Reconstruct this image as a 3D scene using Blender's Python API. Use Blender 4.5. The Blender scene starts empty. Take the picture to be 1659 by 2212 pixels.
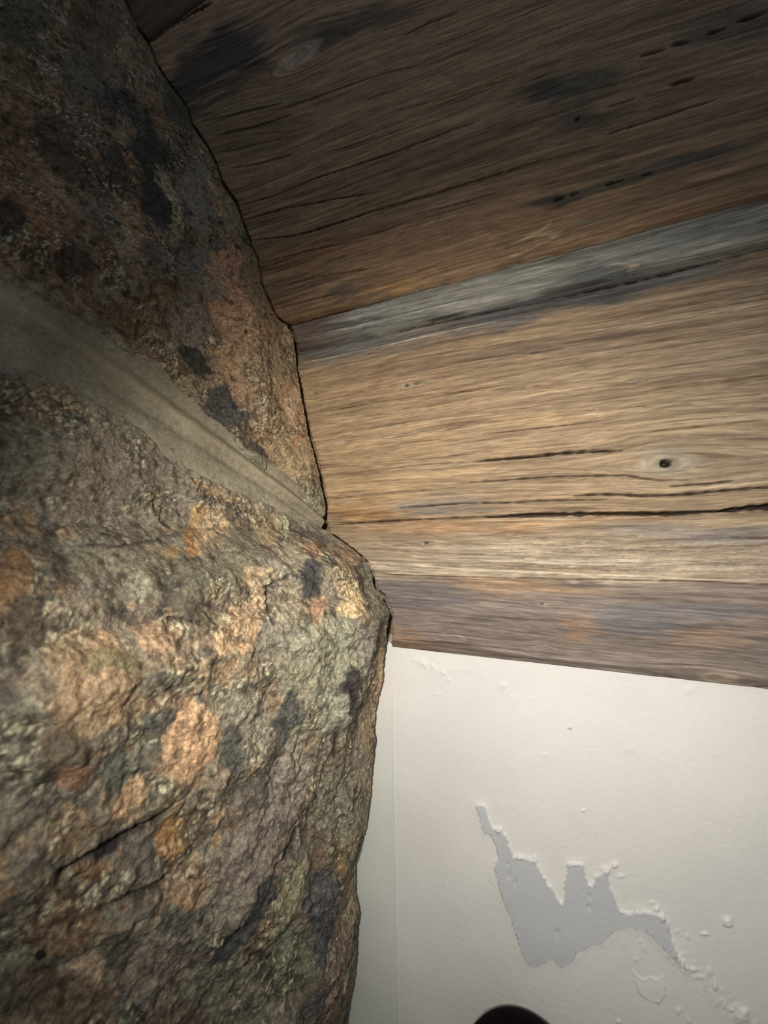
import bpy, math
import numpy as np
from mathutils import Vector

C = bpy.context.scene.collection
SC = bpy.context.scene
# ------------------------------------------------------------------ camera
H = 0.52                      # eye height above the floor (a phone held low, close to the corner)
F = 850.0                     # focal length in px for a 1659 wide frame (ultra wide phone lens)
PITCH = math.atan(65 / 850)
cam_d = bpy.data.cameras.new('camera'); cam = bpy.data.objects.new('camera', cam_d); C.objects.link(cam)
cam_d.sensor_fit = 'VERTICAL'; cam_d.sensor_height = 24.0; cam_d.lens = F * 24.0 / 2212.0
cam_d.clip_start = 0.005
cam.location = (0, 0, H); cam.rotation_euler = (math.pi / 2 + PITCH, 0, 0)
cam_d.dof.use_dof = True; cam_d.dof.focus_distance = 0.345; cam_d.dof.aperture_fstop = 5.0
SC.camera = cam
# ------------------------------------------------------------------ world, lamp, exposure
w = bpy.data.worlds.new('world'); SC.world = w; w.use_nodes = True
w.node_tree.nodes['Background'].inputs[0].default_value = (0.78, 0.84, 0.92, 1)
w.node_tree.nodes['Background'].inputs[1].default_value = 0.27
ld = bpy.data.lights.new('phone_flash', 'SPOT'); lamp = bpy.data.objects.new('phone_flash', ld); C.objects.link(lamp)
ld.energy = 10.6; ld.spot_size = math.radians(94); ld.spot_blend = 1.0; ld.shadow_soft_size = 0.012
ld.color = (1.0, 0.95, 0.86)
lamp.location = (-0.035, -0.08, H + 0.06)
lamp.rotation_euler = (Vector((0.075, 0.36, H - 0.05)) - lamp.location).to_track_quat('-Z', 'Y').to_euler()
SC.view_settings.view_transform = 'Standard'; SC.view_settings.look = 'None'
SC.view_settings.gamma = 1.0; SC.view_settings.use_curve_mapping = False
SC.view_settings.exposure = 0.0

# ------------------------------------------------------------------ geometry of the corner
D0 = 0.35                                     # distance to the timber face straight ahead
R = np.array([0.9195, -0.3931, 0.0])          # along the timbers, to the right
NRM = np.array([-0.3931, -0.9195, 0.0])       # out of the timber face towards the viewer
E = np.array([-0.62, -0.7846, 0.0])           # along the stone wall, towards the viewer
M = np.array([0.7846, -0.62, 0.0])            # out of the stone face
ORI = np.array([0.0, D0, 0.0])
cp, sp = math.cos(PITCH), math.sin(PITCH)

def ray(px, py):
    x = (np.asarray(px, float) - 829.5) / F; y = (1106 - np.asarray(py, float)) / F
    return np.stack([x, cp - y * sp, sp + y * cp], -1)
def on_face(px, py, off=0.0):
    """(s, z) of a pixel on the timber face plane, moved off towards the viewer"""
    d = ray(px, py); k = ((ORI + NRM * off) @ NRM) / (d @ NRM)
    p = d * k[..., None] if np.ndim(k) else d * k
    return (p - ORI) @ R, p[..., 2] + H
def to_px(P):
    q = P - np.array([0, 0, H])
    dep = q[..., 1] * cp + q[..., 2] * sp; up = -q[..., 1] * sp + q[..., 2] * cp
    dep = np.maximum(dep, 0.03)
    return 829.5 + F * q[..., 0] / dep, 1106 - F * up / dep
def face_pt(s, z, h):
    return ORI + s[..., None] * R + h[..., None] * NRM + z[..., None] * np.array([0, 0, 1.0])

# ------------------------------------------------------------------ noise
rng = np.random.RandomState(7)
PERM = rng.permutation(256); ANG = rng.rand(256) * 2 * math.pi
GX, GY = np.cos(ANG), np.sin(ANG)
def noise(x, y, seed=0):
    xi = np.floor(x).astype(int); yi = np.floor(y).astype(int); fx = x - xi; fy = y - yi
    u = fx ** 3 * (fx * (fx * 6 - 15) + 10); v = fy ** 3 * (fy * (fy * 6 - 15) + 10)
    def g(i, j):
        k = PERM[(PERM[(xi + i + seed * 37) & 255] + yi + j) & 255]
        return GX[k] * (fx - i) + GY[k] * (fy - j)
    a = g(0, 0); b = g(1, 0); c = g(0, 1); d = g(1, 1)
    return ((a + (b - a) * u) * (1 - v) + (c + (d - c) * u) * v) * 1.5
def fbm(x, y, seed=0, n=4, g=0.5):
    r = 0; a = 1.0
    for i in range(n):
        r = r + a * noise(x, y, seed + i * 5); x = x * 2.03 + 3.1; y = y * 2.03 + 1.7; a *= g
    return r
def sstep(a, b, x):
    t = np.clip((x - a) / (b - a), 0, 1); return t * t * (3 - 2 * t)
def lin(c):
    c = np.asarray(c, float) / 255.0
    return np.where(c <= 0.04045, c / 12.92, ((c + 0.055) / 1.055) ** 2.4)
def mix(a, b, k):
    return a + (b - a) * k[..., None]
def blobs(col, X, Y, lst, soft=0.18, gain=1.0):
    """surface patches: (x, y, rx, ry, angle in degrees, colour, strength)"""
    for b in lst:
        x, y, rx, ry, an, c = b[:6]; st = b[6] if len(b) > 6 else 1.0
        dx = X - x; dy = Y - y; ca, sa = math.cos(math.radians(an)), math.sin(math.radians(an))
        q = np.sqrt(((dx * ca + dy * sa) / rx) ** 2 + ((-dx * sa + dy * ca) / ry) ** 2)
        col = mix(col, lin(c) * gain, st * sstep(1 + soft, 1 - soft, q))
    return col
def worley(x, y, seed=0):
    xi = np.floor(x).astype(int); yi = np.floor(y).astype(int)
    best = np.full(x.shape, 9.0); sec = np.full(x.shape, 9.0); bid = np.zeros(x.shape, int)
    for i in (-1, 0, 1):
        for j in (-1, 0, 1):
            k = PERM[(PERM[(xi + i + seed * 29) & 255] + yi + j) & 255]
            k2 = PERM[(k + 91) & 255]
            d = (xi + i + k / 256 - x) ** 2 + (yi + j + k2 / 256 - y) ** 2
            m = d < best
            sec = np.where(m, best, np.minimum(sec, d)); bid = np.where(m, k, bid); best = np.minimum(best, d)
    return np.sqrt(best), np.sqrt(sec), bid

# ------------------------------------------------------------------ mesh helpers
def add_mesh(name, V, Q, col, mat, parent=None, grain=None, smooth=True):
    me = bpy.data.meshes.new(name)
    V = np.ascontiguousarray(V, dtype=np.float32).reshape(-1, 3); Q = np.asarray(Q, np.int32).reshape(-1, 4)
    me.vertices.add(len(V)); me.vertices.foreach_set('co', V.ravel())
    me.loops.add(Q.size); me.loops.foreach_set('vertex_index', Q.ravel())
    me.polygons.add(len(Q)); me.polygons.foreach_set('loop_start', np.arange(0, Q.size, 4, dtype=np.int32))
    me.polygons.foreach_set('use_smooth', np.full(len(Q), smooth, dtype=bool))
    me.update(calc_edges=True)
    if col is not None:
        at = me.attributes.new('Col', 'FLOAT_COLOR', 'POINT')
        c4 = np.ones((len(V), 4), np.float32); c4[:, :3] = np.clip(col.reshape(-1, 3), 0, 1)
        at.data.foreach_set('color', c4.ravel())
    if grain is not None:
        at = me.attributes.new('Grain', 'FLOAT_VECTOR', 'POINT'); at.data.foreach_set('vector', np.ascontiguousarray(grain, dtype=np.float32).ravel())
    me.materials.append(mat)
    o = bpy.data.objects.new(name, me); C.objects.link(o)
    if parent: o.parent = parent
    return o
def sheet(name, P, col, mat, parent=None, mask=None, flip=False, smooth=True, grain=None):
    """grid P[i, j] -> one mesh; mask picks the quads"""
    n, m = P.shape[:2]; idx = np.arange(n * m).reshape(n, m)
    Q = np.stack([idx[:-1, :-1], idx[:-1, 1:], idx[1:, 1:], idx[1:, :-1]], -1)
    if flip: Q = Q[..., ::-1]
    Q = Q.reshape(-1, 4) if mask is None else Q[mask[:-1, :-1] & mask[1:, 1:] & mask[:-1, 1:] & mask[1:, :-1]]
    used = np.unique(Q); re = np.zeros(n * m, np.int64); re[used] = np.arange(len(used))
    return add_mesh(name, P.reshape(-1, 3)[used], re[Q], col.reshape(-1, 3)[used], mat, parent, grain=None if grain is None else grain.reshape(-1, 3)[used], smooth=smooth)
def tag(o, label=None, cat=None, group=None, kind=None):
    for k, v in (('label', label), ('category', cat), ('group', group), ('kind', kind)):
        if v: o[k] = v
    return o

# ------------------------------------------------------------------ materials
def surf(name, rough, layers, bumps, stretch=(1, 1, 1), grain=False, spec=0.3):
    """vertex pigment * fine procedural mottling, fine procedural bump"""
    m = bpy.data.materials.new(name); m.use_nodes = True; nt = m.node_tree; N, L = nt.nodes, nt.links
    b = N['Principled BSDF']; b.inputs['Roughness'].default_value = rough
    b.inputs['Specular IOR Level'].default_value = spec
    at = N.new('ShaderNodeAttribute'); at.attribute_name = 'Col'
    tc = N.new('ShaderNodeTexCoord'); mp = N.new('ShaderNodeMapping'); mp0 = N.new('ShaderNodeMapping')
    mp.inputs['Scale'].default_value = stretch
    ga = N.new('ShaderNodeAttribute'); ga.attribute_name = 'Grain'
    L.new(ga.outputs['Vector'] if grain else tc.outputs['Object'], mp0.inputs[0]); L.new(mp0.outputs[0], mp.inputs[0])
    cur = at.outputs['Color']
    for sc, lo, hi, det in layers:
        n = N.new('ShaderNodeTexNoise'); n.inputs['Scale'].default_value = sc; n.inputs['Detail'].default_value = det
        n.inputs['Roughness'].default_value = 0.6
        L.new(mp.outputs[0], n.inputs['Vector'])
        r = N.new('ShaderNodeMapRange'); r.inputs['From Min'].default_value = 0.33; r.inputs['From Max'].default_value = 0.67
        r.inputs['To Min'].default_value = lo; r.inputs['To Max'].default_value = hi
        L.new(n.outputs['Fac'], r.inputs['Value'])
        v = N.new('ShaderNodeVectorMath'); v.operation = 'SCALE'
        L.new(cur, v.inputs[0]); L.new(r.outputs[0], v.inputs['Scale']); cur = v.outputs[0]
    L.new(cur, b.inputs['Base Color'])
    nrm = None
    for sc, dist, det in bumps:
        n = N.new('ShaderNodeTexNoise'); n.inputs['Scale'].default_value = sc; n.inputs['Detail'].default_value = det
        L.new(mp.outputs[0], n.inputs['Vector'])
        bp = N.new('ShaderNodeBump'); bp.inputs['Strength'].default_value = 1.0; bp.inputs['Distance'].default_value = dist
        L.new(n.outputs['Fac'], bp.inputs['Height'])
        if nrm: L.new(nrm, bp.inputs['Normal'])
        nrm = bp.outputs[0]
    L.new(nrm, b.inputs['Normal'])
    return m
M_wood = surf('weathered_wood', 0.72, [(330, 0.72, 1.28, 3), (1300, 0.7, 1.34, 3)], [(420, 0.0006, 3)], stretch=(0.06, 1, 1), grain=True, spec=0.35)
M_stone = surf('lichen_stone', 0.8, [(520, 0.62, 1.4, 3), (1500, 0.72, 1.3, 2)], [(600, 0.0012, 3), (1800, 0.0004, 2)], spec=0.4)
M_mortar = surf('mortar', 0.9, [(300, 0.88, 1.1, 3), (1800, 0.8, 1.2, 2)], [(900, 0.0006, 3)], spec=0.2)
M_plaster = surf('white_paint', 0.6, [(9, 0.96, 1.03, 3), (900, 0.98, 1.02, 2)], [(260, 0.0003, 3)], spec=0.3)
M_dark = surf('dark_cap', 0.9, [(60, 0.8, 1.2, 2)], [(300, 0.0003, 2)], spec=0.05)
M_floor = surf('stone_floor', 0.8, [(20, 0.8, 1.2, 4)], [(80, 0.002, 4)])

# ------------------------------------------------------------------ edge of the stone against timber and wall (traced once, used as a real curve on the face plane)
EDGE = [(150,-300),(215,-130),(262,-60),(270,0),(300,70),(325,100),(345,150),(372,190),(408,240),(416,270),(450,320),(470,360),(485,400),(515,445),
        (530,490),(545,530),(560,570),(570,620),(588,665),(603,690),(620,702),(632,725),(636,760),(640,800),(650,850),(660,900),
        (668,940),(680,980),(690,1020),(697,1060),(702,1090),(701,1120),(706,1148),(735,1168),(765,1190),(790,1215),(803,1240),
        (808,1270),(825,1285),(834,1308),(842,1325),(837,1350),(836,1380),(833,1400),(830,1430),(828,1470),(820,1500),(812,1540),
        (809,1570),(812,1600),(806,1640),(804,1680),(798,1720),(793,1760),(788,1790),(775,1830),(768,1870),(768,1930),
        (778,1975),(772,2020),(770,2080),(762,2130),(755,2170),(748,2212),(738,2290)]
_e = np.array(EDGE, float); _s, _z = on_face(_e[:, 0], _e[:, 1]); _o = np.argsort(_z); EZ, ES = _z[_o], _s[_o]
def edge_s(z):
    return np.interp(z, EZ, ES)

# ================================================================== timbers
def level_z(px, py): return float(on_face(px, py)[1])
Z_LOW0 = level_z(835, 1402); Z_LOW1 = level_z(760, 728)
Z_STR1 = level_z(1000, 592); Z_UP1 = level_z(320, 98)
s_grid = np.concatenate([np.arange(-0.42, 0.275, 0.0016), np.linspace(0.28, 0.62, 40)])

# cracks: (points in the photo, half width mm, depth mm)
CR_LOW = [
 ([(690,1028),(760,1022),(860,1010),(920,1003),(1040,995)], .35, 2),
 ([(1020,997),(1160,985),(1230,978),(1345,973)], .95, 6),
 ([(1330,974),(1400,957),(1440,946),(1490,941)], .3, 1.5),
 ([(830,1063),(950,1056),(1000,1050)], .3, 1.5),
 ([(990,1043),(1105,1035),(1230,1027),(1355,1025),(1388,1032),(1430,1037),(1500,1036)], .5, 3),
 ([(1440,1051),(1530,1045),(1590,1036)], .6, 3),
 ([(860,1097),(1005,1088),(1105,1085),(1255,1079),(1320,1078)], .5, 3),
 ([(1230,1070),(1330,1068),(1380,1071),(1455,1070),(1530,1062),(1659,1052),(1750,1044)], .75, 5),
 ([(705,1135),(830,1126),(920,1121),(1030,1117),(1105,1115)], .45, 3),
 ([(1050,1117),(1180,1111),(1305,1110),(1455,1109),(1570,1104)], 1.2, 9),
 ([(1555,1104),(1610,1097),(1659,1094),(1780,1086)], 1.6, 10),
 ([(666,894),(719,887),(777,875),(825,866),(885,859),(960,848),(1060,842),(1180,831)], .35, 1.6),
 ([(1040,938),(1150,926),(1280,912)], .4, 2),
 ([(1190,893),(1290,884),(1400,876)], .25, 1.2),
 ([(1140,765),(1220,752)], .5, 1.5), ([(1050,820),(1140,805)], .4, 1.2),
 ([(1300,965),(1360,948),(1420,930),(1500,922),(1659,905)], .3, 1),
 ([(825,1240),(900,1243),(1000,1246),(1100,1249),(1250,1252),(1400,1254),(1550,1258),(1659,1263),(1760,1266)], .4, 2.5),
 ([(1080,1222),(1200,1228),(1330,1231)], .4, 1.5), ([(860,1190),(1000,1198),(1200,1205)], .3, 1),
 ([(1060,1331),(1130,1340),(1240,1346)], .5, 1.5), ([(1575,1160),(1659,1162),(1740,1163)], .5, 2),
 ([(1200,1140),(1320,1144)], .3, 1.2), ([(1300,1290),(1420,1300)], .25, 1),
 ([(860,1365),(980,1373),(1090,1388)], .4, 1.4), ([(850,1385),(960,1392),(1100,1408),(1240,1422)], .35, 1.2),
 ([(1040,700),(1200,678)], .3, 1), ([(980,872),(1100,860)], .25, 1),
 ([(1400,842),(1560,822),(1659,810)], .5, 1.2), ([(720,800),(860,782)], .25, .8), ([(1500,1010),(1659,1000)], .35, 1),
 ([(690,985),(800,972),(900,966)], .2, .8), ([(700,1078),(790,1072),(860,1066)], .3, 1.2),
]
CR_UP = [
 ([(510,453),(590,430),(690,390),(760,368),(830,345),(910,315),(975,290),(1035,271)], .7, 3),
 ([(530,484),(625,457),(720,438),(830,420)], .6, 2.5),
 ([(545,525),(640,515),(760,480),(830,457),(940,425),(1055,390),(1175,352)], .7, 3),
 ([(1300,305),(1405,272),(1545,227)], .65, 3), ([(585,627),(700,602),(830,580)], .5, 2),
 ([(590,673),(670,652),(775,630)], .5, 2), ([(570,575),(680,545),(800,522)], .45, 2),
 ([(1380,133),(1430,120)], .9, 3), ([(1448,109),(1482,103)], 1.0, 3), ([(1522,86),(1562,75)], 1.1, 3), ([(1588,60),(1645,44)], 1.2, 3),
 ([(1442,198),(1495,184)], 1.2, 4), ([(1310,243),(1370,225)], .7, 2), ([(1196,441),(1218,434)], 1.6, 5), ([(1232,430),(1250,424)], 1.2, 4),
 ([(1308,407),(1345,397)], 1.0, 4), ([(1385,388),(1408,380)], 1.0, 3), ([(870,90),(930,62),(990,40)], .8, 2),
 ([(330,100),(380,62),(420,38),(468,15)], 2.6, 8), ([(1080,545),(1160,520)], .5, 1.5),
 ([(600,250),(700,215),(800,180),(900,150)], .6, 1.5), ([(470,300),(560,280),(640,255)], .7, 2), ([(450,270),(530,250),(620,232)], .6, 2),
 ([(480,335),(560,318),(640,300)], .6, 2), ([(500,370),(570,360),(640,340)], .6, 2), ([(1240,270),(1250,266)], 1.2, 3),
 ([(860,250),(1000,210),(1100,180)], .4, 1.2), ([(700,340),(820,305),(900,280)], .4, 1.2), ([(900,470),(1000,445),(1100,420)], .4, 1.2),
]
LINE_A = [(600,760),(640,752),(700,743),(830,716),(1000,682),(1150,655),(1185,645),(1300,622),(1450,587),(1659,532),(1800,492)]
CR_LOW += [(LINE_A[1:7], 1.7, 9), ([(1180,646),(1240,634),(1300,622),(1450,587),(1659,532),(1760,505)], 1.4, 7)]
RG_LOW = [([(640,786),(700,776),(830,748),(1000,710),(1080,694)], .8, .8), ([(800,1216),(900,1222),(1000,1229),(1200,1238),(1400,1246),(1659,1256)], .9, .8),
 ([(830,1229),(950,1236),(1100,1243),(1300,1248)], .7, .7), ([(860,1203),(1000,1209),(1200,1217),(1400,1226)], .6, .6), ([(900,1185),(1100,1190),(1350,1203),(1659,1218)], .5, .5),
 ([(1100,1172),(1300,1180),(1500,1190)], .5, .4), ([(1050,1030),(1200,1020),(1330,1018)], .35, .4), ([(900,1014),(1040,1001),(1160,991),(1340,980)], .5, .4),
 ([(720,935),(900,912),(1100,890)], .5, .4), ([(700,960),(850,942),(1050,922),(1200,905)], .5, .4), ([(1180,905),(1400,880),(1659,850)], .5, .5), ([(1150,850),(1400,820),(1659,790)], .5, .5),
 ([(1350,930),(1450,915),(1659,895)], .6, .5), ([(900,1128),(1100,1124),(1400,1118)], .5, .5), ([(1250,720),(1450,690),(1659,655)], .5, .5), ([(680,910),(800,895),(950,878)], .4, .4), ([(1250,775),(1450,745),(1659,715)], .4, .4)]
KN_LOW = [(1439,1000,30,15,14,3.2,8), (1560,1472,22,10,0,0,2), (878,833,10,4,0,1.6,5), (681,850,5,5,0,1.0,4), (918,1173,6,4,0,1.5,5),
          (1163,1405,7,5,0,.8,2), (745,955,7,4,0,.6,2), (1170,1305,9,2.5,0,.9,3), (1372,821,5,4,0,.5,2)]
KN_UP = [(655,130,42,26,0,0,2)]

def crack_field(S, Z, lst, jit=0.0002):
    dep = np.zeros_like(S); near = np.zeros_like(S)
    for pts, wd, d in lst:
        a = np.array(pts, float); cs, cz = on_face(a[:, 0], a[:, 1])
        s0, s1 = cs.min(), cs.max()
        col = (S[0] >= s0) & (S[0] <= s1)
        if not col.any(): continue
        s = S[:, col]; zc = np.interp(s, cs, cz) + noise(s * 30, s * 0 + wd * 7, 3) * jit * 2.2 + noise(s * 250, s * 0 + wd * 5, 4) * jit * .35
        u = (s - s0) / (s1 - s0); wv = wd * 0.001 * np.minimum(1, 7 * u * (1 - u)) ** 0.6 * (0.8 + 0.5 * noise(s * 150, s * 0 + d, 9)) + 1e-5
        k = np.abs(Z[:, col] - zc) / wv
        dep[:, col] = np.maximum(dep[:, col], d * 0.001 * sstep(1.35, 0.5, k))
        near[:, col] = np.maximum(near[:, col], sstep(3.0, 0.6, k) * min(1, wd + .3))
    return dep, near

def timber(name, z0, z1, dz, cracks, knots, palette, patches, seed, face_off, tilt=None, top_drop=0.006, relief=1.0, smooth_amt=None, gfun=None, ridges=()):
    zg = np.arange(z0, z1 + dz * .5, dz); S, Z = np.meshgrid(s_grid, zg)
    # scribed to the stone: the left end of the timber stops just short of the stone edge
    PX, PY = to_px(face_pt(S, Z, S * 0))
    warp = noise(S * 3.0, Z * 14, seed) * 0.006 + noise(S * 9, Z * 40, seed + 1) * 0.0012
    defl = np.zeros_like(S); kcol = []; kdep = np.zeros_like(S)
    for (kx, ky, rx, ry, hx, hr, hd) in knots:
        ks, kz = on_face(kx, ky); msc = 0.36 / F
        ds, dzz = S - ks, Z - kz; rs, rz = rx * msc * 1.25, ry * msc * 1.05
        amp = rz * 1.5 * np.exp(-(ds / (rs * 2.6)) ** 2)
        defl -= amp * np.tanh(dzz / (rz * .9)) * np.exp(-(np.abs(dzz) / (rz * 3.2)))
        q = np.sqrt((ds / rs) ** 2 + (dzz / rz) ** 2); kcol.append((q, hr))
        if hr > 0:
            qh = np.sqrt((ds / (hr * .001)) ** 2 + (dzz / (hr * .00085)) ** 2); kdep = np.maximum(kdep, hd * .001 * sstep(1.25, .6, qh))
    G = (Z if gfun is None else gfun(PX, PY)) + warp + defl
    n1 = noise(S * 2.2, G * 130, seed + 2); n2 = noise(S * 5, G * 330, seed + 3); n3 = noise(S * 12, G * 800, seed + 4)
    n4 = noise(S * 45, G * 900, seed + 5); n0 = noise(S * 1.3, G * 45, seed + 6)
    st = 1.0 if smooth_amt is None else smooth_amt(PX, PY)
    ring = n1 * .45 + n2 * .4 + n3 * .3
    h = (n1 * .00045 + n2 * .00045 + n3 * .00028 + n4 * .0001) * relief * st + n0 * .0012
    dep, near = crack_field(S, Z, cracks)
    # long fine checks that follow the grain
    chk = sstep(.36, .55, noise(S * 7, G * 520, seed + 8)) * sstep(-.1, .3, noise(S * 10, G * 120, seed + 9))
    def lines(fs, fg, sd_, wd_, mk):
        return sstep(wd_, wd_ * .25, np.abs(noise(S * fs, G * fg, seed + sd_))) * sstep(-.15, .35, noise(S * fs * 1.7, G * mk, seed + sd_ + 1))
    l1 = lines(3.2, 120, 20, .09, 60); l2 = lines(7, 300, 22, .13, 120); l3 = lines(14, 700, 24, .2, 200)
    frl = np.clip(l1 * .8 + l2 * .6 + l3 * .35, 0, 1) * st
    brk = .6 + .4 * noise(S * 90, G * 500, seed + 27)
    frl = frl * np.clip(brk + .2, 0, 1)
    h = h - chk * .0007 * st - frl * .0006 - dep - kdep
    if tilt is not None: h = h + tilt(S, Z, PX, PY)
    edge = np.minimum(Z - z0, z1 - Z)
    h = h - top_drop * sstep(.007, 0, edge) ** 1.5
    gap = 0.0016 + 0.0013 * noise(Z * 60, Z * 0, seed + 11) + .0006 * noise(Z * 400, S * 0, seed + 12)
    sd = S - (edge_s(Z) + gap)
    h = h - 0.03 * sstep(0.0004, -0.0006, sd)
    col = palette(S, Z, G, PX, PY, ring, n0, n4)
    pale = sstep(.2, .5, noise(S * 5, G * 260, seed + 29)) * sstep(-.2, .4, noise(S * 11, G * 70, seed + 30)) * st
    col = mix(col, np.minimum(col * 1.45 + .02, 1), pale * .6)
    wx = PX + 55 * noise(S * 14, G * 150, seed + 14) + 25 * noise(S * 40, G * 500, seed + 16); wy = PY + 12 * noise(S * 24, G * 200, seed + 15) + 5 * noise(S * 90, G * 300, seed + 17)
    col = blobs(col, wx, wy, patches, soft=0.45)
    col = col * (1 + .42 * ring * (0.45 + .55 * st) + .12 * n4)[..., None]
    col = mix(col, col * np.array([.32, .27, .24]), np.clip(near * .75 + chk * .5 + frl * .72, 0, 1))
    col = mix(col, lin((38, 30, 25)) + 0 * col, sstep(.3, 1, dep / .003) * .85)
    rdep, rnear = crack_field(S, Z, ridges)
    col = mix(col, lin((196, 182, 158)) + 0 * col, np.clip(rdep / .0008, 0, 1) * (.35 + .5 * np.clip(n4 + n3 + .4, 0, 1))); h = h + rdep
    for (q, hr) in kcol:
        rg = .5 + .5 * np.cos(q * 9 + noise(S * 120, Z * 120, 3) * 3)
        col = mix(col, lin((152, 138, 120)) * (0.72 + .35 * rg)[..., None], sstep(1.25, .75, q) * .75)
    col = mix(col, lin((30, 24, 20)) + 0 * col, sstep(.001, .003, kdep))
    h = h + face_off
    P = face_pt(S, Z, h)
    # back of the timber: plain box sides so that it is a solid piece
    n, m = S.shape; T = 0.09
    B = face_pt(S[[0, -1]], Z[[0, -1]], np.full((2, m), face_off - T))
    PP = np.concatenate([B[:1], P, B[1:]], 0); cc = np.concatenate([col[:1], col, col[-1:]], 0)
    gr = np.stack([S, G, h * 2], -1); gb = gr[[0, -1]] + np.array([0, .05, .05]); gr = np.concatenate([gb[:1], gr, gb[1:]], 0)
    o = sheet(name, PP, cc, M_wood, grain=gr)
    return o

BR = (146, 120, 88); GR = (124, 115, 104)
def pal_low(S, Z, G, PX, PY, ring, n0, n4):
    c = np.zeros(S.shape + (3,)) + lin((152, 127, 97))
    c = mix(c, lin((138, 118, 94)), sstep(700, 1250, PX) * .7)
    c = mix(c, lin((150, 134, 112)), sstep(1150, 1650, PX) * .6)
    c = mix(c, lin((118, 98, 78)), sstep(.0, .5, n0) * .5)
    c = mix(c, lin((146, 132, 116)), sstep(1120, 1190, PY) * .7)
    c = mix(c, lin((118, 106, 98)), sstep(1236 , 1256, PY - (PX - 830) * .02) * .92)
    la = np.interp(PX, [q[0] for q in LINE_A], [q[1] for q in LINE_A])
    c = mix(c, lin((140, 138, 126)), sstep(la + 1, la - 2, PY) * .9)
    c = mix(c, lin((112, 110, 104)), sstep(34, 20, PY - la + 10 * noise(S * 20, G * 200, 3)) * sstep(1500, 900, PX) * sstep(la - 1, la + 1, PY) * .8)
    c = mix(c, lin((104, 82, 66)), sstep(860, 700, PY + (PX - 640) * .18) * .35)
    return c
PAT_LOW = [
 (1000,712,520,16,-13,(98,94,90),.5), (760,752,90,14,-13,(110,108,102),.7), (1250,632,260,24,-11,(66,68,70),.85), (1080,690,90,20,-10,(84,82,80),.6),
 (1500,590,120,14,-11,(96,98,98),.6),
 (880,1165,130,22,3,(110,88,68),.5), (700,1180,70,70,0,(96,78,64),.4), (950,1090,120,18,-3,(112,104,96),.7), (1010,1060,120,14,-3,(124,110,90),.5),
 (780,1105,70,22,0,(160,118,74),.5), (1000,1140,200,12,0,(150,108,74),.45), (1330,1120,120,14,0,(150,116,80),.5),
 (1480,1150,190,18,3,(118,114,112),.6), (1200,905,120,10,-6,(160,134,98),.5),
 (1120,1265,160,18,3,(158,128,96),.6), (870,1385,60,22,8,(150,118,88),.65), (1400,1345,120,35,4,(96,96,100),.7), (1250,1360,45,30,4,(146,116,92),.6),
 (1530,1380,90,20,4,(146,118,96),.5), (900,1290,90,30,4,(98,92,94),.6), (1560,1320,90,14,4,(92,94,100),.55), (1600,1290,80,25,4,(120,106,98),.5),
 (980,1400,140,10,7,(90,76,66),.6), (1060,770,160,18,-10,(108,90,76),.5), (900,800,160,20,-9,(120,96,76),.5), (1300,740,200,18,-8,(116,98,82),.5),
 (1440,1000,80,34,0,(146,136,120),.75), (878,833,26,10,-10,(164,146,120),.6), (880,835,11,6,0,(70,56,44),.7), (1276,893,4,17,-32,(168,148,120),.9),
 (1100,1185,300,5,2,(168,154,134),.5), (1300,1215,330,6,2,(170,158,140),.55), (1150,1243,320,4.5,2.2,(176,162,142),.75), (1000,1228,180,4,2,(170,156,138),.6),
]
def tilt_low(S, Z, PX, PY):
    yy = PY - (PX - 830) * .02
    t = -0.006 * sstep(1250, 1420, yy)                       # the lower arris leans back a little
    saw = np.abs(np.sin(S * 560 + noise(S * 20, Z * 150, 5) * 2.5)) - .5
    band = sstep(1130, 1160, yy) * sstep(1245, 1225, yy) * sstep(980, 1150, PX)
    t = t + band * (saw * .00035 + noise(S * 120, Z * 500, 8) * .0007)
    lip = np.exp(-((yy - 1241) / 6) ** 2) * .0012 * sstep(780, 900, PX)
    return t + lip
sm_low = lambda PX, PY: 1.0 - .6 * sstep(1250, 1270, PY - (PX - 830) * .02) * (1 - .8 * sstep(1345, 1390, PY - (PX - 830) * .1))
low = timber('weathered_timber', Z_LOW0, Z_LOW1 - .0012, 0.0006, CR_LOW, KN_LOW, pal_low, PAT_LOW, 11, 0.0, tilt=tilt_low, top_drop=.004, smooth_amt=sm_low, ridges=RG_LOW)
tag(low, 'lower weathered brown timber beam with an open knot, resting over the white wall', 'beam', 'weathered timbers stacked beside the stone')

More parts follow.
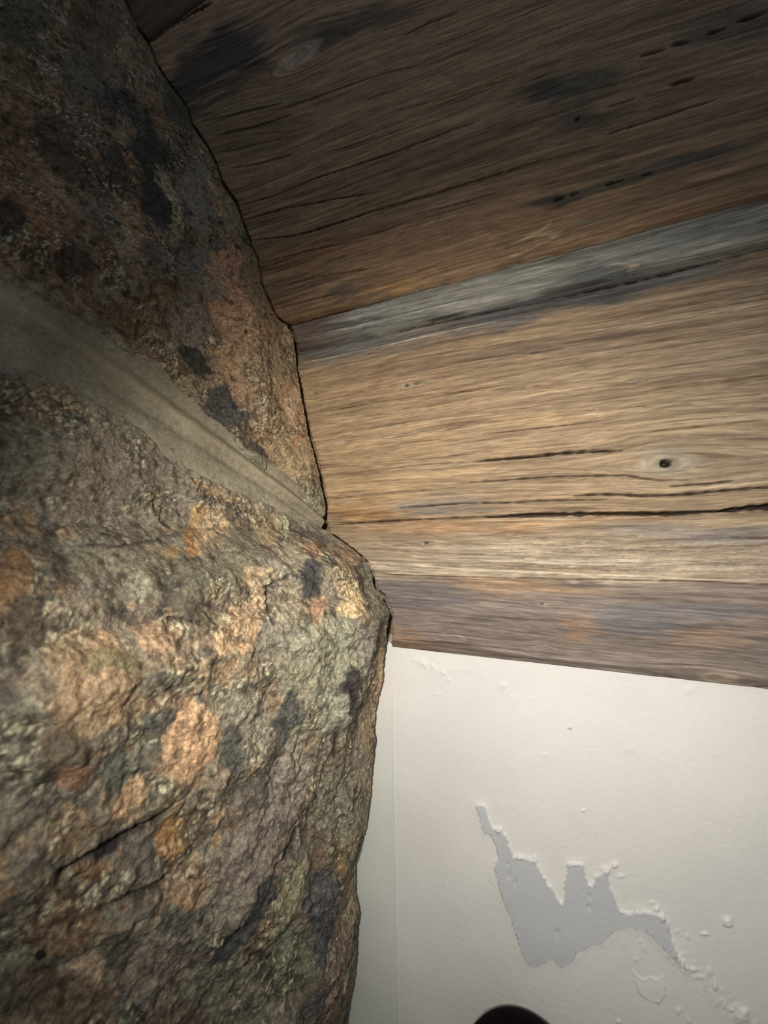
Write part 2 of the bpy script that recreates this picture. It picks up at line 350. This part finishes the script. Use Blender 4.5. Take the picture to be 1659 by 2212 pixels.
def pal_up(S, Z, G, PX, PY, ring, n0, n4):
    c = np.zeros(S.shape + (3,)) + lin((138, 114, 88))
    c = mix(c, lin((116, 94, 76)), sstep(.0, .5, n0) * .7)
    c = mix(c, lin((120, 102, 86)), sstep(1000, 1600, PX) * .5)
    c = mix(c, lin((138, 108, 78)), sstep(350, 640, PY + (PX - 600) * .25) * .6)
    return c
PAT_UP = [
 (480,130,100,60,-30,(40,38,38),.9), (410,220,60,50,0,(42,40,38),.8), (760,60,120,30,-15,(52,56,52),.7), (560,150,40,20,0,(34,32,30),.8),
 (1240,195,90,32,-15,(66,68,58),.8), (1180,205,40,24,-10,(52,54,50),.7), (1250,270,70,20,-15,(76,74,62),.7), (1310,400,80,20,-15,(84,80,66),.8),
 (1215,440,46,16,-10,(66,62,60),.8), (1540,345,90,20,-15,(80,78,66),.7), (1440,370,90,16,-15,(84,78,74),.6), (1600,60,120,40,-15,(72,64,62),.7),
 (600,230,110,18,-8,(96,84,56),.6), (560,300,110,50,-10,(98,84,58),.5), (640,110,30,14,20,(128,112,96),.7), (620,165,45,9,10,(120,104,80),.7), (690,130,16,30,10,(112,96,92),.5),
 (650,560,90,30,-14,(152,112,72),.55), (860,620,60,9,-14,(166,128,80),.8), (820,530,80,18,-14,(140,104,74),.4), (745,630,40,22,-14,(84,74,70),.7),
 (1170,528,30,8,-60,(186,160,124),.85), (1165,545,24,6,-15,(188,160,122),.8), (1225,483,26,9,0,(140,134,102),.7), (1180,520,9,30,10,(180,152,118),.7),
 (1000,360,140,16,-15,(104,80,60),.5), (1380,510,60,10,-15,(122,98,74),.4),
]
up = timber('weathered_timber', Z_STR1 - .001, Z_UP1, 0.00075, CR_UP, KN_UP, pal_up, PAT_UP, 31, 0.004, top_drop=.003, gfun=lambda px, py: -(py - 2010) / (px + 4300) * 2.06)
tag(up, 'dark brown upper timber beam with dashed checks, above the grey strip', 'beam', 'weathered timbers stacked beside the stone')

def pal_str(S, Z, G, PX, PY, ring, n0, n4):
    c = np.zeros(S.shape + (3,)) + lin((146, 142, 132))
    c = mix(c, lin((122, 120, 110)), sstep(-.2, .4, n0) * .6)
    c = mix(c, lin((112, 92, 80)), sstep(780, 660, PX) * .8)
    return c
PAT_STR = [(690,672,52,8,-14,(142,76,44),.9), (640,715,30,30,0,(108,88,76),.6), (760,700,70,8,-12,(76,76,74),.7), (900,650,120,14,-12,(134,130,120),.6),
 (1120,570,90,16,-12,(134,132,118),.6), (1240,520,70,9,-14,(146,142,132),.6), (1290,595,120,14,-12,(68,70,72),.7), (1500,500,120,20,-14,(112,116,110),.6),
 (1360,575,16,5,-5,(160,146,128),.7), (1230,545,26,30,0,(100,98,86),.6), (1000,630,120,8,-12,(148,140,128),.6), (1600,540,80,7,-13,(60,64,64),.8), (1010,600,10,6,0,(150,140,125),.6)]
def tilt_str(S, Z, PX, PY):
    k = (Z - Z_LOW1) / (Z_STR1 - Z_LOW1)
    return -0.006 * sstep(.2, -.05, k)
UPL = [(560,712),(635,694),(740,668),(830,643),(960,608),(1050,580),(1190,544),(1400,484),(1659,415),(1760,388)]
stp = timber('weathered_strip', Z_LOW1 + .0034, Z_STR1 - .0012, 0.0006, [(UPL, 1.3, 5)], [], pal_str, PAT_STR, 51, -0.002, tilt=tilt_str, top_drop=.002, relief=1.5)
tag(stp, 'narrow grey weathered wood strip wedged between the two brown beams', 'strip')

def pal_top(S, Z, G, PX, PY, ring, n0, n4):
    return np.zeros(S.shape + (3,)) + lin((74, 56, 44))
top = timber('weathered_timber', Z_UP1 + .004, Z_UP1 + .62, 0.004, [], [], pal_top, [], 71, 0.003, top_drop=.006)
tag(top, 'topmost dark timber beam, only its corner seen at upper left', 'beam', 'weathered timbers stacked beside the stone')

# ================================================================== white wall below the timber
WOFF = -0.013
def wpx(X, Y): return 980 + X / 2.443, 1640 + Y / 2.443
PATCH = [(115,240),(165,240),(180,300),(205,355),(250,370),(275,400),(300,470),(318,508),(360,512),(430,530),(450,570),(490,640),(530,690),
 (560,750),(580,755),(590,690),(585,640),(600,590),(600,550),(640,545),(680,550),(695,610),(710,660),(735,665),(750,620),(790,590),(825,580),
 (812,620),(820,670),(845,710),(870,790),(920,810),(1000,800),(1060,810),(1110,830),(1135,880),(1145,950),(1180,1030),(1240,1110),
 (1170,1050),(1100,980),(1040,920),(1000,890),(940,875),(880,882),(840,900),(800,935),(770,965),(730,965),(690,990),(650,1000),(630,1045),
 (600,1065),(570,1080),(545,1065),(525,1035),(500,1045),(450,1075),(405,1080),(385,1060),(360,1000),(340,940),(320,880),(300,820),(270,750),
 (245,680),(230,620),(218,560),(235,520),(230,460),(200,395),(160,385),(150,340),(135,290)]
def sdf(poly, X, Y):
    p = np.array(poly, float); d = np.full(X.shape, 1e9); ins = np.zeros(X.shape, bool)
    for i in range(len(p)):
        a, b = p[i], p[(i + 1) % len(p)]; e = b - a; wx, wy = X - a[0], Y - a[1]
        t = np.clip((wx * e[0] + wy * e[1]) / (e @ e + 1e-9), 0, 1)
        d = np.minimum(d, (wx - e[0] * t) ** 2 + (wy - e[1] * t) ** 2)
        c = ((a[1] > Y) != (b[1] > Y)) & (X < (b[0] - a[0]) * (Y - a[1]) / (b[1] - a[1] + 1e-12) + a[0]); ins ^= c
    return np.where(ins, -1, 1) * np.sqrt(d)
ws = np.concatenate([np.linspace(-.16, -.012, 150), np.arange(-.0115, .272, .0006), np.linspace(.28, .62, 12)])
wz = np.concatenate([np.linspace(0, H - .42, 6), np.arange(H - .415, Z_LOW0 + .004, .0006), Z_LOW0 + np.array([.006, .02, .06])])
S, Z = np.meshgrid(ws, wz)
PX, PY = to_px(face_pt(S, Z, S * 0 + WOFF))
h = -.045 * sstep(Z_LOW0 + .0015, Z_LOW0 + .006, Z) + noise(S * 9, Z * 9, 2) * .0012 + noise(S * 45, Z * 45, 3) * .00012
jx = noise(PX / 9, PY / 9, 4) * 2.2; jy = noise(PX / 9, PY / 9, 5) * 2.2
pp = [wpx(*q) for q in PATCH]; sd = np.full(S.shape, 99.0)
win = (PX > 1000) & (PX < 1520) & (PY > 1710) & (PY < 2120)
sd[win] = sdf(pp, PX[win] + jx[win], PY[win] + jy[win])
inside = sstep(1.2, -1.2, sd)
rimw = np.exp(-((sd - 0.5) / 3.5) ** 2) * (.5 + .6 * noise(PX / 14, PY / 14, 6))
MM = .001
h = h + inside * (2.0 + 1.4 * sstep(1950, 2060, PY)) * MM + .35 * MM * rimw
h = h + .0004 * np.exp(-(np.maximum(sd, 0) / 14) ** 2) * (sd > 0)
holes = [(295,600,5,18),(325,640,5,16),(715,715,6,14),(712,770,6,14),(545,900,7,18),(290,545,3,8)]
for (x, y, a, b) in holes:
    x, y = wpx(x, y); q = ((PX - x) / (a / 1.6)) ** 2 + ((PY - y) / (b / 2.2)) ** 2; h = h - .9 * MM * np.exp(-q)
# blisters and crumbs of paint
BL = [(1440,855,22,22,2.2),(1455,875,20,10,1.4),(1325,925,20,10,1.3),(850,560,14,16,2.0),(885,620,22,12,.8),(1070,790,16,18,2.0),(1050,760,18,10,1.0),(1235,940,6,16,1.1),
 (685,270,10,8,1.3),(745,388,6,5,.8),(1495,292,6,5,.6),(350,508,26,9,.9),(432,520,10,16,1.1),(400,515,12,8,.8),(640,545,34,7,1.0),(800,575,30,12,1.0),(240,370,16,10,1.2),(735,655,12,10,.8),
 (1270,1110,16,10,1.1),(1310,1150,18,14,1.0),(1350,1120,18,24,.8),(1380,1190,10,28,1.2),(1390,1270,8,36,.9),(1430,1290,8,20,1.0),(1470,1320,14,12,1.0),(1520,1350,34,42,2.4),(1490,1300,14,14,.8),
 (1185,1330,14,22,.9),(1240,1375,8,26,1.0),(870,1385,10,12,1.0),(960,780,6,22,1.0),(985,790,5,22,.9),(935,770,5,18,.7),(1210,1070,14,14,1.0),(1160,1010,10,20,.9),(1100,830,14,16,1.2),(1130,870,10,20,.9),
 (965,1060,9,12,.7),(900,960,10,30,.5),(1010,1000,10,24,.5),(985,965,14,8,.5),(1180,910,16,12,.5)]
for (x, y, a, b, k) in BL:
    x, y = wpx(x, y); a /= 2.443; b /= 2.443
    near = (np.abs(PX - x) < a * 3.2) & (np.abs(PY - y) < b * 3.2)
    q = ((PX[near] + jx[near] - x) / a) ** 2 + ((PY[near] + jy[near] - y) / b) ** 2
    h[near] += k * .8 * MM * np.exp(-q ** 1.5)
# the small lifted flap under the patch, and the flaked trail to the lower right
FL = [wpx(*q) for q in [(948,1118),(975,1150),(1000,1165),(1040,1150),(1075,1165),(1105,1145),(1112,1200),(1110,1250),(1080,1290),(1020,1265),(985,1240),(962,1185)]]
win = (PX > 1340) & (PX < 1470) & (PY > 2060) & (PY < 2200)
f = sdf(FL, PX[win] + jx[win], PY[win] + jy[win]); h[win] += sstep(1, -1.4, f) * .8 * MM * sstep(2085, 2140, PY[win])
h[win] += .3 * MM * np.exp(-(f / 2.5) ** 2)
tr = (PX > 1440) & (PX < 1659) & (PY > 2040)
tl = np.abs((PY - 2095) - (PX - 1490) * .86)
h = h + tr * np.exp(-(tl / 26) ** 2) * (.7 * MM * np.clip(noise(PX / 11, PY / 15, 9) + .1, 0, 1))
crumbs = [(909,1430,9,9,1.2),(918,1436,6,8,1),(945,1450,18,10,.5),(958,1455,4,4,1),(935,1440,4,5,1),(970,1470,3,4,.8),(1088,1481,9,7,.9),(1095,1495,5,5,.6),(1000,1446,30,8,.35),(1110,1510,8,10,.4),(1180,1630,4,4,.3),
          (1360,1620,12,9,.35),(1490,1490,14,8,.4),(1232,1575,5,2,-.8),(1180,1631,8,5,.4),(1150,1510,6,6,.5),(940,1500,4,4,.5),(965,1490,4,4,.4),(855,1395,6,5,.8),(895,1425,5,4,.7)]
for (x, y, a, b, k) in crumbs:
    q = ((PX + jx - x) / a) ** 2 + ((PY + jy - y) / b) ** 2; h = h + k * MM * .8 * np.exp(-q)
# joint line near the corner: a fine ridge, and the strip beside the stone drops back
lx = 849 + (PY - 1560) * 0.018 + 2.0 * noise(PY / 120, PY * 0, 3)
h = h + .35 * MM * np.exp(-((PX - lx) / 1.8) ** 2) * sstep(1470, 1560, PY)
slx, _ = on_face(np.array([849.0]), np.array([1700.0]), WOFF)
h = h - np.clip(slx[0] - S, 0, 1) * .05
wcol = np.zeros(S.shape + (3,)) + lin((214, 211, 206))
wcol = mix(wcol, lin((206, 208, 200)), sstep(lx + 3, lx - 3, PX) * .8 * sstep(1450, 1750, PY))
tone = fbm(S * 12, Z * 12, 8, 3); wcol = wcol * (1 + .03 * tone)[..., None]
wcol = mix(wcol, lin((186, 187, 188)), inside)
wcol = blobs(wcol, PX, PY, [(1231,1575,6,2,20,(120,112,100),.6), (915,1433,16,14,0,(214,208,192),.4)], soft=.5)
P = face_pt(S, Z, h + WOFF)
isin = sd < 0.0
wall = sheet('wall_back', P, wcol, M_plaster, mask=None); wall['kind'] = 'structure'
pt = sheet('loose_skim_patch', P + NRM * 0.00015, wcol, M_plaster, wall, mask=isin)
tag(pt, 'raised grey skim patch with ragged torn edges')

# ================================================================== stone wall
dt = 0.00095
tg = np.concatenate([[-.05, -.03, -.015, -.007, -.003, -.0012], np.arange(0, .30, dt)]); zg = np.concatenate([np.arange(0.0, H + .45, .00105), np.arange(H + .45, H + 1.3, .004)])
T, Z = np.meshgrid(tg, zg)
es = edge_s(Z); tp = np.maximum(T, 0)
base = face_pt(es, Z, Z * 0) + tp[..., None] * E
BX, BY = to_px(base)
JU = [(-900,60),(0,595),(180,690),(330,800),(440,905),(540,985),(640,1055),(700,1112),(760,1150),(1200,1400)]
JL = [(-900,260),(0,790),(90,800),(180,850),(300,925),(420,1020),(500,1055),(580,1092),(640,1120),(702,1150),(760,1168),(1200,1400)]
ju = np.array(JU, float); jl = np.array(JL, float)
wob = 5 * noise(T * 120, Z * 120, 2) + 3 * noise(T * 400, Z * 400, 3)
yu = np.interp(BX, ju[:, 0], ju[:, 1]) + wob; yl = np.interp(BX, jl[:, 0], jl[:, 1]) + wob
pix = np.clip(.38 - tp * .8, .15, .5) / F            # metres per photo pixel on the stone
dU = (yu - BY) * pix * .8                            # > 0 on the upper stone
dL = (BY - yl) * pix * .8                            # > 0 on the lower stone
# relief
big = fbm(T * 11, Z * 9, 1, 3); mid = fbm(T * 45, Z * 40, 4, 4, .55); fine = fbm(T * 260, Z * 240, 9, 3, .6)
cw, cw2, cid = worley(T * 55 + mid * .9, Z * 42 + big, 3)
facet = (PERM[cid] / 255 - .5)
taper = sstep(0, .045, T)
lo = (dL > -.02)
def rel(d, A, L):
    x = np.clip(d / L, 0, 1); return A * np.sqrt(1 - (1 - x) ** 2)
gran = np.abs(noise(T * 330, Z * 300, 12)) * .5 + np.abs(noise(T * 700, Z * 640, 13)) * .25
common = (big * .010 + mid * .0036) * (.18 + .82 * taper) + fine * .0008 + facet * .0015 * taper - gran * .0007
hU = rel(dU, .006, .03) * taper + common - .012 * sstep(.001, -.006, dU)
hL = rel(dL, .012, .05) * taper + common - .012 * sstep(.001, -.006, dL)
# creases and broken pieces on the lower stone
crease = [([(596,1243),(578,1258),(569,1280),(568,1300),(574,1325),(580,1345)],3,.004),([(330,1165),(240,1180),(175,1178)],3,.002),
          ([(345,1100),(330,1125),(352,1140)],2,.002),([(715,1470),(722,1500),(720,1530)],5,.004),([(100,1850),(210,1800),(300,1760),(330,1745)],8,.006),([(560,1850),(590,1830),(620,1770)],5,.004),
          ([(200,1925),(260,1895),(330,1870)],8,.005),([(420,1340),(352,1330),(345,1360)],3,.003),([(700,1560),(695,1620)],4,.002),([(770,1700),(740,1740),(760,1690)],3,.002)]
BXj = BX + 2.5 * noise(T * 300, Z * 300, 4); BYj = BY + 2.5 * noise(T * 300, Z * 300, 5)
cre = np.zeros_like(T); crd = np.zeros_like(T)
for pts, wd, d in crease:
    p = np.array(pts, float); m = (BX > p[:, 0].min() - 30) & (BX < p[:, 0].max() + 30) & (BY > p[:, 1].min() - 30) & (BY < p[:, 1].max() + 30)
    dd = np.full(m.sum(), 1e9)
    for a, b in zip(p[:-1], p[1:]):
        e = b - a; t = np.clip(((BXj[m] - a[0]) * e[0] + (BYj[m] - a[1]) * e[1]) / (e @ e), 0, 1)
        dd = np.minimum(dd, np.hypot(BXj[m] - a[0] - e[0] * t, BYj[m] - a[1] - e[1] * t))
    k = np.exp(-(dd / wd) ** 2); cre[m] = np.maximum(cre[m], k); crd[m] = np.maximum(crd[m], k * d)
hL = hL - crd
# pigment
PALU = [(128,98,66),(112,96,74),(142,108,72),(96,84,68),(124,112,96),(76,70,58),(152,116,78),(104,82,56)]
PALL = [(132,118,98),(150,122,88),(112,104,92),(92,88,80),(166,134,94),(126,122,102),(120,98,74),(140,130,114),(84,76,66),(104,102,84)]
def patch_base(pal, sx, sz, seed):
    c = np.zeros(T.shape + (3,))
    wx_ = T * sx + fbm(T * 60, Z * 50, seed, 3) * .8 + noise(T * 400, Z * 380, 7) * .14
    wz_ = Z * sz + fbm(T * 60, Z * 50, seed + 2, 3) * .8 + noise(T * 400, Z * 380, 8) * .14
    a, b, k = worley(wx_, wz_, seed); p = np.array([lin(q) for q in pal]); c = p[k % len(pal)]
    a2, b2, k2 = worley(wx_ * 2.7 + 5, wz_ * 2.7, seed + 1)
    return mix(c, p[k2 % len(pal)], sstep(.35, .5, (PERM[k2] / 255)) * .75)
SX = BX + 11 * fbm(T * 70, Z * 60, 21, 3) + 5 * noise(T * 420, Z * 400, 22); SY = BY + 11 * fbm(T * 70, Z * 60, 24, 3) + 5 * noise(T * 420, Z * 400, 25)
TAN=(184,144,100); ORG=(188,134,88); SLT=(66,66,68); GRY=(136,126,112); MAU=(128,116,106); PGR=(160,160,134); OCH=(150,104,32); DOL=(66,66,50); BRN=(74,58,42); PAL=(178,162,132)
UPB = [
 (560,720,90,150,10,(172,130,86),.85),(610,860,60,120,15,(176,136,92),.85),(640,960,50,90,15,(166,134,92),.8),(330,790,110,50,35,(128,98,62),.8),(210,640,120,40,45,(110,84,56),.7),
 (235,225,55,32,20,SLT),(315,330,42,92,-20,(60,64,58)),(335,450,30,60,-20,(58,58,58)),(385,230,40,60,-30,(74,74,62),.9),(260,300,26,30,0,(138,120,96),.8),
 (370,430,11,60,-15,PAL,.8),(350,400,9,40,-25,(166,154,116),.8),(425,430,40,85,0,(128,120,108),.95),(460,560,50,40,0,(126,118,104),.9),(395,590,36,40,0,(122,112,100),.9),
 (490,600,50,62,-10,(200,142,98)),(470,680,28,40,0,(186,134,92),.8),(545,590,26,60,-15,(152,126,88),.8),(465,425,10,55,-15,(176,134,76),.8),(500,470,20,45,-20,(150,134,108),.8),
 (275,490,24,70,-25,(166,134,96),.9),(315,560,22,35,-20,(96,84,74),.9),(255,550,14,40,-20,(150,130,100),.6),(150,580,38,34,0,(70,56,46),.9),(235,630,40,34,0,(150,140,112),.5),(70,430,70,120,-30,(140,100,66),.8),(20,480,40,40,0,(60,46,34),.9),(130,430,14,80,-35,(160,130,100),.4),
 (60,200,50,160,-30,(124,92,56),.6),(120,330,26,90,-30,(70,60,42),.8),(40,60,60,60,0,(70,70,52),.8),(200,60,60,70,0,(84,66,46),.8),(170,180,50,60,0,(92,88,76),.8),
 (400,710,46,80,0,(128,114,104),.95),(430,640,36,30,0,(138,122,106),.7),(475,885,38,50,10,(72,70,70)),(420,780,46,14,40,(58,56,52)),(555,962,24,14,25,(84,80,76)),(520,910,22,20,20,(80,76,72),.9),
 (405,835,34,30,30,(140,122,92),.9),(560,800,50,44,0,(164,140,100),.6),(600,760,34,60,0,(150,128,88),.6),(530,690,30,60,0,(196,146,98),.7),(625,720,16,26,0,(206,166,112),.8),
 (630,870,14,36,10,(206,164,122),.8),(655,900,16,70,8,(186,130,84),.7),(645,1010,34,30,0,(176,150,106),.7),(680,1080,26,40,0,(136,126,92),.8),(560,880,30,40,0,(150,126,94),.7),
 (375,500,14,30,0,(176,168,116),.7),(395,455,10,26,0,(70,66,62),.8),
]
LOB = [
 (200,1040,230,110,10,(128,116,100),.9),(60,1000,90,90,0,(112,106,88),.8),(110,855,66,40,20,(150,114,70),.9),(15,780,20,14,0,(180,150,126),.9),(60,900,60,20,20,(120,96,60),.7),
 (460,1062,66,12,18,(164,118,50)),(530,1080,50,20,20,(150,128,92),.8),(415,1140,26,56,10,(168,134,70)),(395,1165,18,26,0,OCH,.9),(440,1150,34,44,10,(184,150,102)),(350,1190,26,14,0,(150,112,48),.8),
 (490,1200,66,60,0,(112,104,84),.8),(560,1120,34,60,0,(164,138,100),.8),(625,1118,70,18,32,SLT),(660,1145,50,24,30,(96,90,82)),(600,1128,12,30,0,(176,172,134)),
 (612,1200,38,36,0,(156,144,120)),(655,1192,20,24,0,(182,132,92),.9),(650,1248,28,44,-10,(76,74,76)),(540,1250,26,30,0,(180,146,104),.7),(600,1300,34,50,0,(146,134,110),.9),
 (665,1315,16,34,0,(176,126,86),.8),(725,1290,24,48,8,(204,172,114)),(770,1190,60,12,38,(182,150,96),.8),(735,1200,34,34,20,(158,122,82),.7),(765,1250,12,30,0,(70,64,60),.8),
 (500,1360,62,44,-35,(194,154,108)),(545,1305,20,30,20,(190,152,110)),(600,1380,60,46,0,(126,118,104),.9),(690,1400,80,70,0,(148,148,124),.8),(640,1460,60,60,0,(140,138,116),.7),(790,1300,24,80,-5,(150,142,124),.6),
 (150,1400,84,54,0,(176,138,94),.85),(320,1370,54,30,-20,(178,140,100),.85),(210,1420,60,34,0,(128,116,76),.8),(10,1240,40,60,0,(134,92,34),.8),(40,1340,40,60,0,(72,60,48),.8),(280,1270,44,30,0,(150,144,124),.6),(390,1270,44,70,-10,(84,82,70),.7),(250,1200,110,60,0,(120,112,92),.6),
 (170,1490,96,60,-20,(168,134,94),.8),(250,1510,60,40,0,(158,126,84),.7),(395,1580,54,74,15,(196,150,102)),(350,1640,60,24,20,(186,142,98),.8),(320,1545,44,22,-20,(92,90,84)),(345,1500,40,20,0,(150,112,80),.7),(225,1640,40,44,30,(98,100,88)),(300,1620,30,18,0,(84,84,78),.8),
 (515,1555,48,84,10,(138,128,112)),(598,1540,20,70,8,(82,82,80)),(480,1610,22,60,0,(88,88,80)),(500,1700,50,24,0,(96,88,80),.8),(590,1680,50,90,25,(138,124,114),.95),(500,1830,66,84,25,(128,114,104),.95),(620,1590,24,60,15,(150,148,122),.6),
 (715,1480,20,50,5,(64,60,60)),(740,1540,20,40,0,(84,82,78),.8),(690,1540,34,60,0,(158,160,138),.8),(780,1560,22,150,0,(170,142,104),.7),(815,1480,14,90,0,(196,160,112),.9),(770,1400,24,60,0,(128,118,112),.7),(680,1640,30,80,10,(112,96,82),.7),
 (260,1700,56,26,-40,(186,144,98),.9),(120,1760,60,40,-30,(146,116,78),.7),(110,1600,60,60,0,(86,70,52),.8),(130,1640,36,24,0,(160,112,76),.8),(215,1800,36,20,-35,(40,38,34)),(350,1785,30,44,25,OCH),(325,1815,28,16,20,(160,108,30)),(170,1850,30,20,0,(134,88,30),.9),(280,1820,40,44,20,(104,96,88)),
 (400,1760,24,60,15,(104,84,62),.8),(370,1880,54,50,0,(150,116,84),.7),(460,1930,50,50,0,(126,120,106),.8),(485,1980,27,112,32,(72,72,76)),(530,1900,24,50,32,(70,70,72)),(658,1950,36,100,8,(80,80,84)),(585,1930,26,100,22,(152,148,110),.9),(610,2040,36,80,15,(112,118,88),.8),(535,1990,22,50,22,(160,130,90),.9),
 (525,2035,22,12,30,(80,58,48),.9),(110,1960,90,70,-20,(126,96,62),.9),(50,2100,80,60,0,(90,72,54),.7),(180,2060,24,40,-10,(176,148,118),.8),(75,2020,16,10,0,(26,22,18)),(150,2130,80,60,0,(112,86,62),.7),(240,2020,40,50,0,(74,74,64),.8),
 (330,2060,90,80,0,(124,112,100),.9),(470,2140,110,80,20,(124,118,98),.9),(350,2180,80,50,0,(116,92,74),.7),(640,2140,50,80,0,(96,88,78),.7),(735,1960,28,160,3,(150,126,104),.85),(705,2100,24,140,0,(124,102,82),.8),(750,1800,30,70,10,(140,130,100),.7),(705,1840,10,30,0,(150,110,50),.8),(740,2110,10,34,10,(164,160,144),.8),(655,2130,24,30,0,(84,84,90),.8),
 (620,1760,18,60,25,(104,82,78),.9),(700,1720,50,80,0,(130,124,104),.7),(760,1650,30,60,0,(136,124,112),.7),
]
speck = np.clip(noise(T * 520, Z * 480, 15), -1, 1)
_a, _b, _k = worley(T * 520 + noise(T * 300, Z * 280, 33), Z * 430 + noise(T * 300, Z * 280, 34), 19)
GRAIN = np.where((_k % 5) < 2, .5 - _a, -.6 + _a * .9)
_a2, _b2, _k2 = worley(T * 900 + noise(T * 300, Z * 280, 35) * .8, Z * 760, 23)
CELL = .5 * PERM[_k] / 255 + .5 * PERM[_k2] / 255
def desat(c, k):
    g = c @ np.array([.3, .6, .1]); return g[..., None] * np.array([1.02, 1.0, .93]) * k + c * (1 - k)
def finish(c, hh, cover):
    c = desat(c, .34) * np.array([1.04, 1.0, .91])
    c = c * (1 + .30 * speck + .22 * fine)[..., None]
    crust = sstep(-.05, .3, fbm(T * 32, Z * 28, 30, 3)) * (1 - .9 * cover)                       # granular crusty lichen, pale crumbs over dark ground
    cr = GRAIN
    c = mix(c, lin((188, 182, 150)) + 0 * c, crust * sstep(.05, .25, cr) * .85)
    c = mix(c, lin((52, 46, 38)) + 0 * c, crust * sstep(-.08, -.3, cr) * .7)
    c = c * (.72 + .56 * CELL)[..., None]
    pit = sstep(.34, .5, noise(T * 170, Z * 150, 18)); c = mix(c, c * .35, pit * .8)
    return c
def cover(lst):
    z = np.zeros(T.shape + (3,))
    for b in lst:
        if max(b[5]) - min(b[5]) < 26 or max(b[5]) < 100: z = blobs(z, SX, SY, [b[:5] + ((255, 255, 255),)], soft=.14)
    return z[..., 0]
cU = finish(blobs(patch_base(PALU, 42, 30, 1), SX, SY, UPB, soft=.10), hU, cover(UPB))
cL = finish(blobs(patch_base(PALL, 42, 32, 5), SX, SY, LOB, soft=.09), hL, cover(LOB))
MC = lin((146, 138, 118)) + 0 * cU
spl = noise(T * 150, Z * 150, 41) * .006 + noise(T * 500, Z * 480, 42) * .003
cU = mix(cU, MC, sstep(.008, -.001, dU + spl) * .85); cL = mix(cL, MC, sstep(.010, -.001, dL + spl) * .85)
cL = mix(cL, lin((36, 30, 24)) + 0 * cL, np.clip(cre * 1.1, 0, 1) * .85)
# fold the edge back into the wall behind
def place(hh):
    k = np.where(T < 0, -T, 0.0)
    return face_pt(es - k * .55, Z, -k * .9) + tp[..., None] * E + (hh * np.where(T < 0, 1, 1))[..., None] * M
PU, PL = place(hU), place(hL)
# mortar: tooled joint with a raised centre line that shows as a thin shadowed groove and a bright ridge
wdt = np.maximum(dU * -1 + dL * -1, 1e-5); mid_ = np.clip(-dU / wdt, 0, 1)     # 0 at the upper stone, 1 at the lower
GX_ = [(-400,420),(0,640),(150,735),(300,835),(440,935),(560,1020),(660,1092),(705,1128),(900,1230)]
gx = np.array(GX_, float); yg = np.interp(BX, gx[:, 0], gx[:, 1]); gd = (BY - yg) / np.clip(1 + (700 - BX) / 260, 1, 4)
hM = -.0012 + .0028 * np.exp(-(gd / 7) ** 2) - .0032 * np.exp(-((gd - 13) / 7) ** 2) - .0022 * np.exp(-((gd + 12) / 5) ** 2) + noise(T * 60, Z * 60, 6) * .0009 + noise(T * 300, Z * 300, 7) * .0003 - .002 * sstep(.06, 0, T)
band = (dU < .006) & (dL < .006)
cM = np.zeros(T.shape + (3,)) + lin((146, 138, 118)); cM = cM * (1 + .2 * mid + .2 * speck + .15 * fine)[..., None]
cM = mix(cM, lin((168, 156, 130)) + 0 * cM, np.exp(-(gd / 7) ** 2) * .5)
cM = mix(cM, lin((112, 100, 76)) + 0 * cM, sstep(-.6, .7, noise(T * 40, Z * 18, 14)) * .4)
mort = sheet('wall_left', place(hM), cM, M_mortar, mask=band, flip=True); mort['kind'] = 'structure'
su = sheet('stone', PU, cU, M_stone, mort, mask=dU > -.005, flip=True)
tag(su, 'upper orange and grey lichen covered stone')
sl = sheet('stone', PL, cL, M_stone, mort, mask=dL > -.005, flip=True)
tag(sl, 'large lower stone crusted with tan, slate and pale green lichen')

# ================================================================== floor and the dark rounded post below
f = np.array([[[-1.2, -1.2, 0], [1.2, -1.2, 0]], [[-1.2, 1.0, 0], [1.2, 1.0, 0]]], float)
fl = sheet('floor', f, np.zeros((2, 2, 3)) + lin((110, 104, 96)), M_floor); fl['kind'] = 'structure'
d = ray(1131, 2256); d = d * (0.268 / d[1]); zt = H + d[2]
rc = 0.043; prof = []
for a in np.linspace(0, math.pi / 2, 14): prof.append((rc * math.sin(a), zt - rc * .92 * (1 - math.cos(a))))
prof += [(rc, zt - .06), (rc * .93, zt - .066), (rc * .8, zt - .07)]
def lathe(name, prof, cx, cy, col, mat, parent=None, n=48):
    a = np.linspace(0, 2 * math.pi, n + 1)
    P = np.array([[(cx + r * math.cos(t), cy + r * math.sin(t), z) for t in a] for r, z in prof])
    return sheet(name, P, np.zeros(P.shape) + lin(col), mat, parent, flip=True)
post = bpy.data.objects.new('rounded_post', None); C.objects.link(post)
tag(post, 'dark brown round topped post, blurred at the bottom edge before the white wall', 'post')
cy_ = d[1] + .0
lathe('cap', prof, d[0], cy_, (12, 6, 6), M_dark, post)
lathe('shaft', [(rc * .8, zt - .07), (rc * .8, 0.02), (rc * .95, 0.016), (rc * .95, 0.0)], d[0], cy_, (12, 6, 6), M_dark, post)
